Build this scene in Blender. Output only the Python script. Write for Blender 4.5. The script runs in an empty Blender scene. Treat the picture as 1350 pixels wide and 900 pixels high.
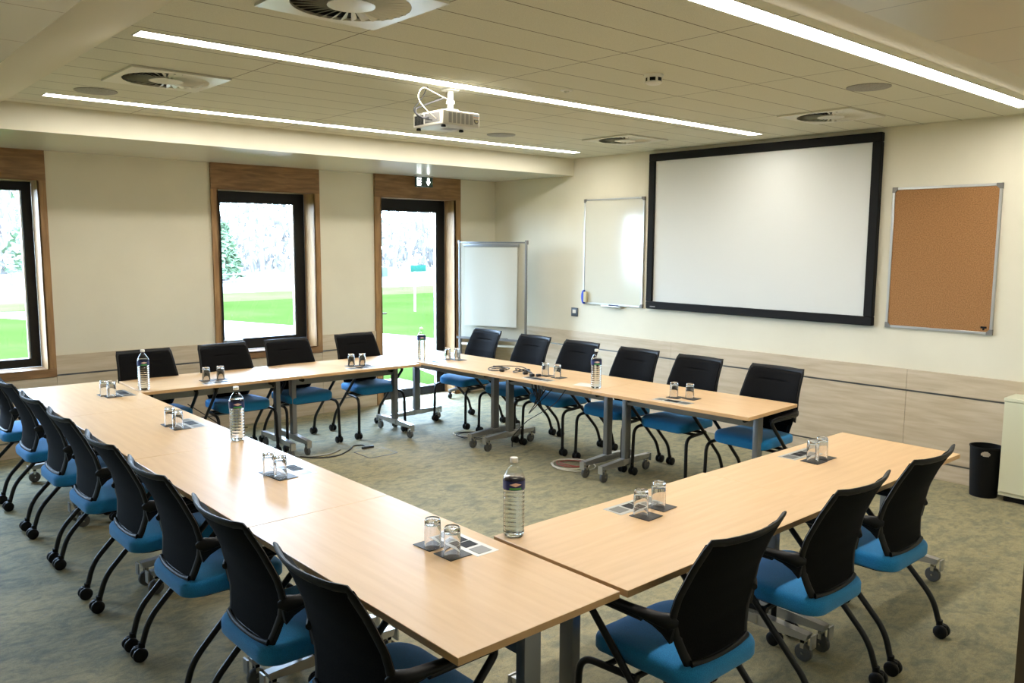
import bpy, bmesh, math, random
from mathutils import Vector, Matrix
random.seed(7)
SC = bpy.context.scene
COL = SC.collection
PI = math.pi

# ------------------------------------------------------------------ helpers
def lin(r, g, b):
    f = lambda c: (c/255/12.92) if c/255 <= .04045 else ((c/255+.055)/1.055)**2.4
    return (f(r), f(g), f(b), 1)

class MB:
    """collects shapes and links them as ONE mesh object"""
    def __init__(s): s.bm = bmesh.new(); s.mi = 0
    def _tag(s, faces):
        for f in faces: f.material_index = s.mi
    def box(s, x0, x1, y0, y1, z0, z1, bev=0, seg=2, rot=None, at=None):
        b = bmesh.new(); bmesh.ops.create_cube(b, size=1)
        bmesh.ops.scale(b, vec=(abs(x1-x0), abs(y1-y0), abs(z1-z0)), verts=b.verts)
        if bev: bmesh.ops.bevel(b, geom=b.edges[:], offset=bev, segments=seg, profile=.5, affect='EDGES')
        m = Matrix.Translation(((x0+x1)/2, (y0+y1)/2, (z0+z1)/2))
        if rot is not None: m = m @ rot
        if at is not None: m = at @ m
        bmesh.ops.transform(b, matrix=m, verts=b.verts); s._merge(b); return s
    def _merge(s, b):
        vm = [s.bm.verts.new(v.co) for v in b.verts]
        b.verts.index_update()
        for f in b.faces:
            try: nf = s.bm.faces.new([vm[v.index] for v in f.verts]); nf.material_index = s.mi
            except ValueError: pass
        b.free()
    def rings(s, rings, cap0=True, cap1=True, closed=True):
        vs = [[s.bm.verts.new(p) for p in r] for r in rings]
        n = len(vs[0])
        for a, b in zip(vs, vs[1:]):
            for i in range(n if closed else n-1):
                j = (i+1) % n
                s._tag([s.bm.faces.new((a[i], a[j], b[j], b[i]))])
        if cap0: s._tag([s.bm.faces.new(vs[0][::-1])])
        if cap1: s._tag([s.bm.faces.new(vs[-1])])
        return s
    def lathe(s, prof, seg=24, at=(0, 0, 0), cap0=True, cap1=True, axis='Z', loop=False):
        rs = []
        for r, z in prof:
            ring = []
            for i in range(seg):
                a = 2*PI*i/seg; c, d = r*math.cos(a), r*math.sin(a)
                p = {'Z': (c, d, z), 'X': (z, c, d), 'Y': (c, z, d)}[axis]
                ring.append((p[0]+at[0], p[1]+at[1], p[2]+at[2]))
            rs.append(ring)
        if loop: rs.append(rs[0]); return s.rings_loop(rs)
        return s.rings(rs, cap0, cap1)
    def rings_loop(s, rs):
        vs = [[s.bm.verts.new(p) for p in r] for r in rs[:-1]]; vs.append(vs[0]); n = len(vs[0])
        for a, b in zip(vs, vs[1:]):
            for i in range(n):
                j = (i+1) % n; s._tag([s.bm.faces.new((a[i], a[j], b[j], b[i]))])
        return s
    def tube(s, pts, r, seg=8, fil=0, closed=False, flat=1.0, upv=(0, 0, 1)):
        pts = [Vector(p) for p in pts]
        if fil: pts = fillet(pts, fil)
        n = len(pts); rs = []
        u = None
        for i, p in enumerate(pts):
            if closed: t = pts[(i+1) % n]-pts[i-1]
            else: t = pts[min(i+1, n-1)]-pts[max(i-1, 0)]
            t.normalize()
            if u is None:
                u = Vector(upv); u = u-t*u.dot(t)
                if u.length < 1e-3: u = Vector((1, 0, 0)); u = u-t*u.dot(t)
            else: u = u-t*u.dot(t)
            u.normalize(); w = t.cross(u)
            rr = r[i] if isinstance(r, (list, tuple)) else r
            fl = flat[i] if isinstance(flat, (list, tuple)) else flat
            rs.append([p+u*(rr*fl*math.sin(2*PI*k/seg))+w*(rr*math.cos(2*PI*k/seg)) for k in range(seg)])
        if closed: rs.append(rs[0]); return s.rings_loop(rs)
        return s.rings(rs)
    def grid(s, fn, nu, nv):
        vs = [[s.bm.verts.new(fn(i/nu, j/nv)) for i in range(nu+1)] for j in range(nv+1)]
        for j in range(nv):
            for i in range(nu):
                s._tag([s.bm.faces.new((vs[j][i], vs[j][i+1], vs[j+1][i+1], vs[j+1][i]))])
        return s
    def slab(s, fn, nu, nv):
        """closed slab; fn(u,v,side) side 0/1"""
        V = [[[s.bm.verts.new(fn(i/nu, j/nv, k)) for i in range(nu+1)] for j in range(nv+1)] for k in (0, 1)]
        F = s.bm.faces.new
        for j in range(nv):
            for i in range(nu):
                a = V[0]; s._tag([F((a[j][i], a[j+1][i], a[j+1][i+1], a[j][i+1]))])
                a = V[1]; s._tag([F((a[j][i], a[j][i+1], a[j+1][i+1], a[j+1][i]))])
        for i in range(nu):
            s._tag([F((V[0][0][i], V[0][0][i+1], V[1][0][i+1], V[1][0][i])), F((V[0][nv][i+1], V[0][nv][i], V[1][nv][i], V[1][nv][i+1]))])
        for j in range(nv):
            s._tag([F((V[0][j+1][0], V[0][j][0], V[1][j][0], V[1][j+1][0])), F((V[0][j][nu], V[0][j+1][nu], V[1][j+1][nu], V[1][j][nu]))])
        return s
    def poly(s, pts):
        s._tag([s.bm.faces.new([s.bm.verts.new(p) for p in pts])]); return s
    def prism(s, pts2, y0, y1, plane='XZ'):
        f = {'XZ': lambda p, t: (p[0], t, p[1]), 'XY': lambda p, t: (p[0], p[1], t), 'YZ': lambda p, t: (t, p[0], p[1])}[plane]
        return s.rings([[f(p, y0) for p in pts2], [f(p, y1) for p in pts2]])
    def build(s, name, mats, parent=None, loc=None, ang=40, norm=True):
        bm = s.bm
        if norm: bmesh.ops.recalc_face_normals(bm, faces=bm.faces)
        th = math.radians(ang)
        for f in bm.faces: f.smooth = True
        for e in bm.edges:
            if len(e.link_faces) == 2:
                e.smooth = e.calc_face_angle(0) < th
            else: e.smooth = False
        me = bpy.data.meshes.new(name); bm.to_mesh(me); bm.free()
        for m in (mats if isinstance(mats, (list, tuple)) else [mats]): me.materials.append(m)
        o = bpy.data.objects.new(name, me); COL.objects.link(o)
        if parent is not None: o.parent = parent
        if loc is not None: o.location = loc
        return o

def fillet(pts, rad, n=6):
    out = [pts[0]]
    for i in range(1, len(pts)-1):
        p, a, b = pts[i], pts[i-1]-pts[i], pts[i+1]-pts[i]
        r = rad[i-1] if isinstance(rad, (list, tuple)) else rad
        d = min(r, a.length*.48, b.length*.48)
        p0, p1 = p+a.normalized()*d, p+b.normalized()*d
        for k in range(n+1):
            t = k/n; out.append(p0*(1-t)**2+p*2*t*(1-t)+p1*t*t)
    out.append(pts[-1]); return out

def tag(o, label=None, cat=None, group=None, kind=None):
    if label: o['label'] = label
    if cat: o['category'] = cat
    if group: o['group'] = group
    if kind: o['kind'] = kind
    return o
def thing(name, loc, rz=0, label=None, cat=None, group=None, kind=None):
    o = bpy.data.objects.new(name, None); COL.objects.link(o)
    o.empty_display_size = .1
    o.location = loc; o.rotation_euler = (0, 0, rz)
    return tag(o, label, cat, group, kind)
def copy_tree(o, parent=None):
    c = o.copy(); COL.objects.link(c)
    if parent is not None: c.parent = parent
    for ch in list(o.children): copy_tree(ch, c)
    return c
def place(o, x, y, z, rz, label):
    o.location = (x, y, z); o.rotation_euler = (0, 0, rz); o['label'] = label; return o

# ------------------------------------------------------------------ materials
def mat(name, col, rough=.6, metal=0, spec=.5, nodes=None, **kw):
    m = bpy.data.materials.new(name); m.use_nodes = True
    nt = m.node_tree; b = nt.nodes['Principled BSDF']
    b.inputs['Base Color'].default_value = col
    b.inputs['Roughness'].default_value = rough
    b.inputs['Metallic'].default_value = metal
    b.inputs['Specular IOR Level'].default_value = spec
    for k, v in kw.items(): b.inputs[k.replace('_', ' ')].default_value = v
    if nodes: nodes(nt, b)
    return m
def N(nt, t, **kw):
    n = nt.nodes.new(t)
    for k, v in kw.items():
        if k in n.inputs: n.inputs[k].default_value = v
        else: setattr(n, k, v)
    return n
def ramp(nt, stops):
    r = nt.nodes.new('ShaderNodeValToRGB'); e = r.color_ramp.elements
    while len(e) < len(stops): e.new(.5)
    for i, (p, c) in enumerate(stops): e[i].position = p; e[i].color = c
    return r
def coords(nt, scale, kind='Object', rot=(0, 0, 0)):
    tc = nt.nodes.new('ShaderNodeTexCoord'); mp = nt.nodes.new('ShaderNodeMapping')
    mp.inputs['Scale'].default_value = scale; mp.inputs['Rotation'].default_value = rot
    nt.links.new(tc.outputs[kind], mp.inputs['Vector']); return mp
def noise_col(stops, scale=(1, 1, 1), ns=5, det=4, dist=0, bump=0, bscale=None, rough=.5):
    def f(nt, b):
        mp = coords(nt, scale); n = N(nt, 'ShaderNodeTexNoise', Scale=ns, Detail=det, Distortion=dist, Roughness=rough)
        nt.links.new(mp.outputs[0], n.inputs['Vector'])
        r = ramp(nt, stops); nt.links.new(n.outputs['Fac'], r.inputs[0]); nt.links.new(r.outputs[0], b.inputs['Base Color'])
        if bump:
            n2 = N(nt, 'ShaderNodeTexNoise', Scale=bscale or ns*6, Detail=3); tc = nt.nodes.new('ShaderNodeTexCoord')
            nt.links.new(tc.outputs['Object'], n2.inputs['Vector'])
            bp = N(nt, 'ShaderNodeBump', Strength=bump, Distance=.002); nt.links.new(n2.outputs['Fac'], bp.inputs['Height'])
            nt.links.new(bp.outputs[0], b.inputs['Normal'])
    return f

M = {}
M['wall'] = mat('wall_paint', lin(217, 212, 192), .85, nodes=noise_col([(.3, lin(214, 209, 189)), (.7, lin(220, 215, 195))], ns=2, bump=.15, bscale=160))
M['soffit'] = mat('soffit_lacquer', lin(206, 205, 190), .22, spec=.6)
M['band'] = mat('ceiling_band_paint', lin(205, 199, 175), .8)

def ceil_nodes(nt, b):
    tc = nt.nodes.new('ShaderNodeTexCoord'); sep = nt.nodes.new('ShaderNodeSeparateXYZ'); nt.links.new(tc.outputs['Object'], sep.inputs[0])
    def line(sock, off, per, w):
        a = N(nt, 'ShaderNodeMath', operation='ADD'); nt.links.new(sock, a.inputs[0]); a.inputs[1].default_value = off
        m = N(nt, 'ShaderNodeMath', operation='PINGPONG'); nt.links.new(a.outputs[0], m.inputs[0]); m.inputs[1].default_value = per/2
        l = N(nt, 'ShaderNodeMath', operation='LESS_THAN'); nt.links.new(m.outputs[0], l.inputs[0]); l.inputs[1].default_value = w/2
        return l
    lx = line(sep.outputs[0], 1.25+1.21*5, 1.21, .006); ly = line(sep.outputs[1], 5.9+.29*4, .29, .007)
    mx = N(nt, 'ShaderNodeMath', operation='MAXIMUM'); nt.links.new(lx.outputs[0], mx.inputs[0]); nt.links.new(ly.outputs[0], mx.inputs[1])
    no = N(nt, 'ShaderNodeTexNoise', Scale=220, Detail=2); nt.links.new(tc.outputs['Object'], no.inputs['Vector'])
    r = ramp(nt, [(.35, lin(206, 204, 184)), (.65, lin(220, 218, 198))]); nt.links.new(no.outputs['Fac'], r.inputs[0])
    mix = N(nt, 'ShaderNodeMix', data_type='RGBA'); nt.links.new(mx.outputs[0], mix.inputs[0]); nt.links.new(r.outputs[0], mix.inputs[6])
    mix.inputs[7].default_value = lin(112, 104, 84); nt.links.new(mix.outputs[2], b.inputs['Base Color'])
M['ceiling'] = mat('ceiling_planks', lin(200, 194, 168), .9, nodes=ceil_nodes)

def panel_nodes(axis, off, per, base):
    def f(nt, b):
        tc = nt.nodes.new('ShaderNodeTexCoord'); sep = nt.nodes.new('ShaderNodeSeparateXYZ'); nt.links.new(tc.outputs['Object'], sep.inputs[0])
        a = N(nt, 'ShaderNodeMath', operation='ADD'); nt.links.new(sep.outputs[axis], a.inputs[0]); a.inputs[1].default_value = off
        m = N(nt, 'ShaderNodeMath', operation='PINGPONG'); nt.links.new(a.outputs[0], m.inputs[0]); m.inputs[1].default_value = per/2
        l = N(nt, 'ShaderNodeMath', operation='LESS_THAN'); nt.links.new(m.outputs[0], l.inputs[0]); l.inputs[1].default_value = .0025
        mix = N(nt, 'ShaderNodeMix', data_type='RGBA'); nt.links.new(l.outputs[0], mix.inputs[0])
        mix.inputs[6].default_value = base; mix.inputs[7].default_value = tuple(c*.4 for c in base[:3])+(1,)
        nt.links.new(mix.outputs[2], b.inputs['Base Color'])
    return f
M['metal_tile_l'] = mat('bulkhead_metal_tile', lin(196, 192, 168), .25, spec=.6, nodes=panel_nodes(1, 4.985+.58*8, .58, lin(196, 192, 168)))
M['metal_tile_r'] = mat('bulkhead_metal_panel', lin(196, 192, 168), .3, spec=.5, nodes=panel_nodes(0, 10, .58, lin(196, 192, 168)))

def carpet(nt, b):
    tc = nt.nodes.new('ShaderNodeTexCoord')
    mp = coords(nt, (1, 1.5, 1), rot=(0, 0, .15))
    n1 = N(nt, 'ShaderNodeTexNoise', Scale=6, Detail=9, Roughness=.75, Distortion=.5); nt.links.new(mp.outputs[0], n1.inputs['Vector'])
    n2 = N(nt, 'ShaderNodeTexNoise', Scale=260, Detail=2); nt.links.new(tc.outputs['Object'], n2.inputs['Vector'])
    n3 = N(nt, 'ShaderNodeTexNoise', Scale=16, Detail=6, Roughness=.75); nt.links.new(mp.outputs[0], n3.inputs['Vector'])
    r1 = ramp(nt, [(.32, lin(114, 114, 96)), (.46, lin(138, 133, 106)), (.56, lin(158, 148, 113)), (.68, lin(130, 130, 113))])
    nt.links.new(n1.outputs['Fac'], r1.inputs[0])
    r3 = ramp(nt, [(.35, (.74, .75, .75, 1)), (.6, (1.04, 1.03, 1, 1))]); nt.links.new(n3.outputs['Fac'], r3.inputs[0])
    r2 = ramp(nt, [(.3, (.72, .72, .72, 1)), (.7, (1.15, 1.15, 1.15, 1))]); nt.links.new(n2.outputs['Fac'], r2.inputs[0])
    m = N(nt, 'ShaderNodeMix', data_type='RGBA', blend_type='MULTIPLY'); m.inputs[0].default_value = 1
    nt.links.new(r1.outputs[0], m.inputs[6]); nt.links.new(r3.outputs[0], m.inputs[7])
    m2 = N(nt, 'ShaderNodeMix', data_type='RGBA', blend_type='MULTIPLY'); m2.inputs[0].default_value = 1
    nt.links.new(m.outputs[2], m2.inputs[6]); nt.links.new(r2.outputs[0], m2.inputs[7])
    nt.links.new(m2.outputs[2], b.inputs['Base Color'])
    bp = N(nt, 'ShaderNodeBump', Strength=.5, Distance=.004); nt.links.new(n2.outputs['Fac'], bp.inputs['Height']); nt.links.new(bp.outputs[0], b.inputs['Normal'])
M['carpet'] = mat('carpet', lin(110, 110, 90), .8, spec=.35, nodes=carpet)

M['beech'] = mat('beech_top', lin(210, 175, 130), .38, spec=.65, nodes=noise_col([(.3, lin(203, 168, 124)), (.5, lin(208, 173, 129)), (.7, lin(212, 179, 136))], scale=(1.2, 14, 14), ns=2.2, det=5, dist=.4))
M['beech_edge'] = mat('beech_edge_band', lin(206, 166, 118), .4)
M['oak'] = mat('oak_surround', lin(130, 96, 60), .5, nodes=noise_col([(.3, lin(108, 78, 46)), (.5, lin(130, 96, 59)), (.72, lin(150, 114, 74))], scale=(1.5, 8, 12), ns=2.6, det=5, dist=.5))
M['oak_v'] = mat('oak_upright', lin(150, 114, 72), .5, nodes=noise_col([(.3, lin(132, 98, 60)), (.5, lin(150, 114, 72)), (.72, lin(168, 132, 88))], scale=(12, 12, 1.5), ns=2.6, det=5, dist=.5))
def wains(axis):
    sc = (1.6, 9, 16) if axis == 0 else (9, 1.6, 16)
    return noise_col([(.3, lin(182, 165, 138)), (.5, lin(194, 178, 152)), (.7, lin(204, 189, 165))], scale=sc, ns=1.6, det=5, dist=.4)
M['wains_x'] = mat('panelling_limed_oak', lin(186, 167, 136), .55, nodes=wains(0))
M['wains_y'] = mat('panelling_limed_oak_side', lin(186, 167, 136), .55, nodes=wains(1))
M['strip'] = mat('brushed_metal_strip', lin(120, 120, 118), .35, .9)
M['black_frame'] = mat('black_window_frame', lin(9, 9, 9), .5, spec=.3)
M['black_metal'] = mat('black_powder_coat', lin(12, 12, 13), .4, spec=.35)
M['black_plastic'] = mat('black_plastic', lin(10, 10, 11), .5, spec=.25)
M['mesh'] = mat('black_mesh', lin(9, 9, 9), .9, spec=.1, nodes=noise_col([(.4, lin(6, 6, 6)), (.6, lin(16, 15, 15))], ns=300, det=1, bump=.3, bscale=420))
M['pad'] = mat('black_upholstery', lin(10, 10, 11), .8, spec=.08, nodes=noise_col([(.4, lin(8, 8, 9)), (.6, lin(12, 12, 13))], ns=200, det=2, bump=.2, bscale=300))
M['blue'] = mat('blue_fabric', lin(28, 122, 178), .85, spec=.25, nodes=noise_col([(.35, lin(22, 110, 166)), (.65, lin(34, 132, 190))], ns=320, det=2, bump=.35, bscale=400), Sheen_Weight=.2)
M['silver'] = mat('silver_paint', lin(184, 185, 186), .28, .8)
M['post'] = mat('grey_metal_post', lin(128, 130, 132), .38, .5)
M['chrome'] = mat('chrome', lin(205, 205, 205), .12, 1)
M['grey_rubber'] = mat('grey_wheel', lin(82, 82, 80), .5)
M['dark'] = mat('dark_recess', lin(8, 8, 9), .6, spec=.2)
M['white'] = mat('white_plastic', lin(226, 224, 214), .4)
M['white_metal'] = mat('white_enamel', lin(218, 216, 200), .3)
M['board'] = mat('whiteboard_enamel', lin(206, 205, 190), .12, spec=.6)
M['screen'] = mat('projection_fabric', lin(208, 210, 206), .8)
M['velvet'] = mat('black_velvet_frame', lin(12, 12, 13), .8, spec=.3)
M['cork'] = mat('cork', lin(160, 108, 58), .9, nodes=noise_col([(.35, lin(132, 92, 52)), (.5, lin(150, 107, 63)), (.65, lin(162, 119, 74))], ns=130, det=3, bump=.4, bscale=150))
M['alu'] = mat('aluminium_frame', lin(196, 197, 194), .3, .7)
M['grey_cap'] = mat('grey_corner_cap', lin(112, 110, 106), .5)
M['paper'] = mat('paper', lin(198, 198, 188), .8)
M['cab'] = mat('cabinet_laminate', lin(212, 212, 186), .45)
M['bin'] = mat('bin_plastic', lin(6, 6, 7), .6, spec=.2)
M['blue_plastic'] = mat('blue_plastic', lin(20, 60, 190), .4)
M['felt'] = mat('beige_felt', lin(196, 186, 150), .9)
M['label'] = mat('navy_label', lin(18, 38, 96), .4)
M['label_green'] = mat('green_label_patch', lin(70, 150, 74), .4)
M['label_pink'] = mat('pale_label_mark', lin(226, 190, 178), .4)
M['coaster'] = mat('dark_coaster', lin(40, 36, 34), .5)
M['grille'] = mat('speaker_grille', lin(150, 148, 138), .7, nodes=noise_col([(.4, lin(132, 130, 122)), (.6, lin(160, 158, 148))], ns=180))
M['proj'] = mat('projector_shell', lin(200, 197, 184), .4)
M['proj_vent'] = mat('projector_vent_grey', lin(150, 148, 142), .6)
M['red'] = mat('red_cable', lin(150, 60, 46), .5)
M['cable_w'] = mat('pale_cable', lin(214, 208, 190), .5)
M['cable_b'] = mat('black_cable', lin(18, 18, 20), .45)
M['cable_g'] = mat('grey_cable', lin(136, 136, 128), .5)
M['seam_d'] = mat('dark_stitching', lin(12, 12, 12), .8)
M['orange_btn'] = mat('orange_button', lin(214, 140, 104), .5)
M['blue_btn'] = mat('blue_button', lin(136, 170, 200), .5)

def emis(name, col, st):
    m = bpy.data.materials.new(name); m.use_nodes = True; nt = m.node_tree; nt.nodes.clear()
    e = N(nt, 'ShaderNodeEmission', Color=col, Strength=st); o = nt.nodes.new('ShaderNodeOutputMaterial')
    nt.links.new(e.outputs[0], o.inputs[0]); return m
LED_STRENGTH = 42.0
M['led'] = emis('led_diffuser', (1, .955, .89, 1), LED_STRENGTH)
M['sign_glow'] = emis('lit_pictogram', (.93, 1, .98, 1), 6)

def pane_mat(name, tint, ior=1.45):
    m = bpy.data.materials.new(name); m.use_nodes = True; nt = m.node_tree; nt.nodes.clear()
    t = N(nt, 'ShaderNodeBsdfTransparent', Color=tint); g = N(nt, 'ShaderNodeBsdfGlossy', Roughness=.02)
    fr = N(nt, 'ShaderNodeFresnel', IOR=ior); mx = nt.nodes.new('ShaderNodeMixShader'); o = nt.nodes.new('ShaderNodeOutputMaterial')
    ge = nt.nodes.new('ShaderNodeNewGeometry'); sb = N(nt, 'ShaderNodeMath', operation='SUBTRACT'); sb.inputs[0].default_value = 1; nt.links.new(ge.outputs['Backfacing'], sb.inputs[1])
    mu = N(nt, 'ShaderNodeMath', operation='MULTIPLY'); nt.links.new(fr.outputs[0], mu.inputs[0]); nt.links.new(sb.outputs[0], mu.inputs[1])
    nt.links.new(mu.outputs[0], mx.inputs[0]); nt.links.new(t.outputs[0], mx.inputs[1]); nt.links.new(g.outputs[0], mx.inputs[2]); nt.links.new(mx.outputs[0], o.inputs[0])
    return m
M['pane'] = pane_mat('window_glass', (.95, .98, .97, 1))
M['pet'] = pane_mat('clear_pet', (.96, .975, .97, 1), 1.55)
M['glass'] = mat('tumbler_glass', (1, 1, 1, 1), .0, Transmission_Weight=1, IOR=1.47)
M['water'] = mat('water', (.97, .99, 1, 1), .0, Transmission_Weight=1, IOR=1.33)
M['sign_panel'] = mat('dark_sign_panel', lin(52, 74, 70), .25, Transmission_Weight=.0)

M['lawn'] = mat('lawn_grass', lin(96, 140, 50), .9, spec=0, nodes=noise_col([(.3, (.018, .030, .0062, 1)), (.55, (.023, .035, .0082, 1)), (.8, (.031, .040, .012, 1))], scale=(.25, .25, 1), ns=1.5, det=6))
M['path'] = mat('pale_path', lin(200, 190, 175), .9, nodes=noise_col([(.3, (.20, .16, .13, 1)), (.7, (.25, .20, .17, 1))], ns=3))
M['fade_far'] = mat('painted_fade_far_grass', lin(180, 180, 130), .9, nodes=noise_col([(.3, (.045, .046, .028, 1)), (.7, (.07, .06, .042, 1))], ns=.6))  # overexposed far grass: the bright fade is put into this pale colour
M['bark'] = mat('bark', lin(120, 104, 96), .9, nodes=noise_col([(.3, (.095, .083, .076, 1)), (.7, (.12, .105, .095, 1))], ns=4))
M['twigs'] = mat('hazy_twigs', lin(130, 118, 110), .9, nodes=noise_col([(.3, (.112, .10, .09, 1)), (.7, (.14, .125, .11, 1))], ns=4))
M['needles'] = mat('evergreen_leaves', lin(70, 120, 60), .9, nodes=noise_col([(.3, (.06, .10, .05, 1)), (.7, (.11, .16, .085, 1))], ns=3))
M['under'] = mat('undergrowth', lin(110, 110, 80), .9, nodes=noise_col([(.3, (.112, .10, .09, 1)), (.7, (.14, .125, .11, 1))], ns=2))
M['sign_green'] = mat('green_enamel', (.010, .045, .033, 1), .6, spec=0)

# ------------------------------------------------------------------ dimensions
ZC, ZS, YB = 2.8735, 2.680, -1.407
WL, YN = -9.6, -7.9            # far left wall, doorway wall behind the camera side

# ------------------------------------------------------------------ setting
def struct(o): o['kind'] = 'structure'; return o
b = MB().box(WL, 0, -9.8, 0, -.12, 0); struct(b.build('floor', M['carpet']))

# window wall (north), openings: x0,x1,z0,z1
OPEN = [(-8.55, -7.47, .765, 2.42), (-6.33, -5.255, .765, 2.42), (-3.655, -2.60, .765, 2.42), (-1.745, -.665, 0, 2.42)]
TW = .45
w = MB(); xs = WL
for (a, c, z0, z1) in [(a-.015, c+.015, z0-(.02 if z0 else 0), z1+.015) for (a, c, z0, z1) in OPEN]:
    w.box(xs, a, 0, TW, -.12, 3.1); w.box(a, c, 0, TW, z1, 3.1)
    if z0 > 0: w.box(a, c, 0, TW, -.12, z0)
    else: w.box(a, c, 0, TW, -.12, 0)
    xs = c
w.box(xs, .3, 0, TW, -.12, 3.1)
struct(w.build('wall_left', M['wall']))
struct(MB().box(0, .3, -9.8, 0, -.12, 3.1).build('wall_right', M['wall']))
struct(MB().box(WL-.3, WL, -9.8, TW, -.12, 3.1).build('wall_far_left', M['wall']))
# wall behind, with the doorway the camera looks through
DJ0, DJ1 = -7.75, -5.84
s = MB().box(WL, DJ0, YN-.15, YN, 0, 3.1).box(DJ1, 0, YN-.15, YN, 0, 3.1).box(DJ0, DJ1, YN-.15, YN, 2.5, 3.1)
struct(s.build('wall_back', M['wall']))
j = MB().box(DJ0, DJ0+.05, YN-.17, YN, 0, 2.5).box(DJ1-.013, DJ1, YN-.17, YN, 0, 2.5).box(DJ0, DJ1, YN-.17, YN, 2.45, 2.5)
struct(j.build('trim_1', mat('dark_oak_jamb', lin(112, 92, 66), .6)))
struct(MB().box(WL, 0, -9.95, -9.8, -.12, 3.1).build('wall_corridor', M['wall']))

# ceiling + bulkheads
XT, YT = -5.72, -6.30
struct(MB().box(XT, 0, YT, YB, ZC, ZC+.1).build('ceiling', M['ceiling']))
struct(MB().box(WL, 0, -9.8, TW, 3.0, 3.1).build('ceiling_slab', M['band']))
XB, YBB = -6.20, -6.84
o = MB(); o.mi = 0
o.box(WL, 0, YB, 0, ZS, 2.99)                # soffit over the windows
ob = o.bm
for f in ob.faces:
    if f.calc_center_median().z < ZS+.001: f.material_index = 1
struct(o.build('trim_2', [M['wall'], M['soffit']]))
o = MB(); o.rings([[(WL, y, ZS), (XB, y if y > YBB-1 else y, ZS), (XT, y, ZC), (XT, y, 2.99), (WL, y, 2.99)] for y in (YB-.001, -7.899)])
struct_l = o.build('trim_3', [M['band'], M['metal_tile_l']]); struct(struct_l)
for p in struct_l.data.polygons:
    if abs(p.normal.z) > .99 and p.center.z < ZS+.01: p.material_index = 1
o = MB(); o.rings([[(x, -7.899, ZS), (x, YBB, ZS), (x, YT, ZC), (x, YT, 2.99), (x, -7.899, 2.99)] for x in (XT-.3, -.001)])
tr = o.build('trim_4', [M['band'], M['metal_tile_r']]); struct(tr)
for p in tr.data.polygons:
    if abs(p.normal.z) > .99 and p.center.z < ZS+.01: p.material_index = 1
struct(MB().box(WL, 0, -9.8, YN-.15, 2.6, 2.7).build('ceiling_corridor', M['band']))

# wainscot panelling: right wall and window wall
ZW, Z1, Z2 = .878, .700, .138
def wains_run(mb, strip, lo, hi, axis):
    for (z0, z1) in ((0.0, Z2-.008), (Z2+.008, Z1-.008), (Z1+.008, ZW)):
        x = lo
        cuts = [c for c in (SEAMS_Y if axis else []) if lo < c < hi] if z0 > 0 else []
        ed = [lo]+sorted(cuts)+[hi]
        for a, c in zip(ed, ed[1:]):
            if axis: mb.box(-.02, 0, a+.0015, c-.0015, z0, z1)
            else: mb.box(a+.0015, c-.0015, -.02, 0, z0, z1)
    for zz in (Z1, Z2):
        if axis: strip.box(-.012, 0, lo, hi, zz-.0085, zz+.0085)
        else: strip.box(lo, hi, -.012, 0, zz-.0085, zz+.0085)
SEAMS_Y = [-7.75, -5.322, -2.88]
p = MB(); st = MB(); wains_run(p, st, YN, -.02, 1)
t5 = struct(p.build('baseboard_right', M['wains_y'])); st.build('metal_strip', M['strip'], t5)
p = MB(); st = MB()
xs = WL
TR = [(-8.62, -7.40), (-6.40, -5.185), (-3.722, -2.53), (-1.828, -.585)]
for i, (a, c) in enumerate(TR+[(-.02, 0)]):
    wains_run(p, st, xs, a, 0); xs = c
for (a, c) in TR[:3]: # under the windows
    for (z0, z1) in ((0, Z2-.008), (Z2+.008, .686)): p.box(a+.0015, c-.0015, -.02, 0, z0, z1)
    st.box(a, c, -.012, 0, Z2-.0085, Z2+.0085)
t6 = struct(p.build('baseboard_left', M['wains_x'])); st.build('metal_strip', M['strip'], t6)

# windows and door
def window(n, op, outer, door=False, fw=.115, sash=True):
    a, c, z0, z1 = op; A, Cc = outer
    e = thing(('door_%d' if door else 'window_%d') % n, (0, 0, 0), kind='structure')
    zb = 0 if door else .690
    m = MB().box(A, Cc, -.03, 0, z1, ZS)
    if not door: m.box(A, Cc, -.03, 0, zb, z0)
    # reveal lining, head and sill
    m.box(a, c, -.03, .2, z1-.0, z1+.015)
    if not door: m.box(a, c, -.03, .2, z0-.02, z0)
    m.build('oak_header', M['oak'], e)
    m = MB().box(A, a, -.03, 0, zb+(0 if door else .0765), z1).box(c, Cc, -.03, 0, zb+(0 if door else .0765), z1)
    m.box(a-.015, a, -.03, .2, z0, z1).box(c, c+.015, -.03, .2, z0, z1)
    m.build('oak_upright', M['oak_v'], e)
    f = MB(); y0, y1 = .205, .285
    f.box(a, a+fw, y0, y1, z0, z1).box(c-fw, c, y0, y1, z0, z1).box(a+fw, c-fw, y0, y1, z1-fw-(.03 if door else 0), z1).box(a+fw, c-fw, y0, y1, z0, z0+fw*(.9 if door else 1))
    f.build('window_frame', M['black_frame'], e)
    g = MB(); q = fw+.003; zt = z1-fw-(.03 if door else 0)
    g.box(c-q-.012, c-q, y0+.01, y0+.05, z0+fw, zt); g.build('glazing_spacer', M['alu'], e)
    MB().box(a+fw, c-fw, .24, .246, z0+fw*.9, zt).build('pane', M['pane'], e)
    h = MB()
    if door:
        h.box(a+.02, a+.05, .15, .205, .98, 1.12, .004).tube([(a+.035, .16, 1.06), (a+.035, .13, 1.06), (a+.16, .13, 1.06)], .009, fil=.015)
    elif sash:
        h.box(a+.045, a+.07, .18, .205, 1.24, 1.33, .004).tube([(a+.057, .19, 1.30), (a+.057, .165, 1.30), (a+.057, .165, 1.40)], .008, fil=.012)
    if door or sash: h.build('handle', M['grey_cap'], e)
    return e
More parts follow.
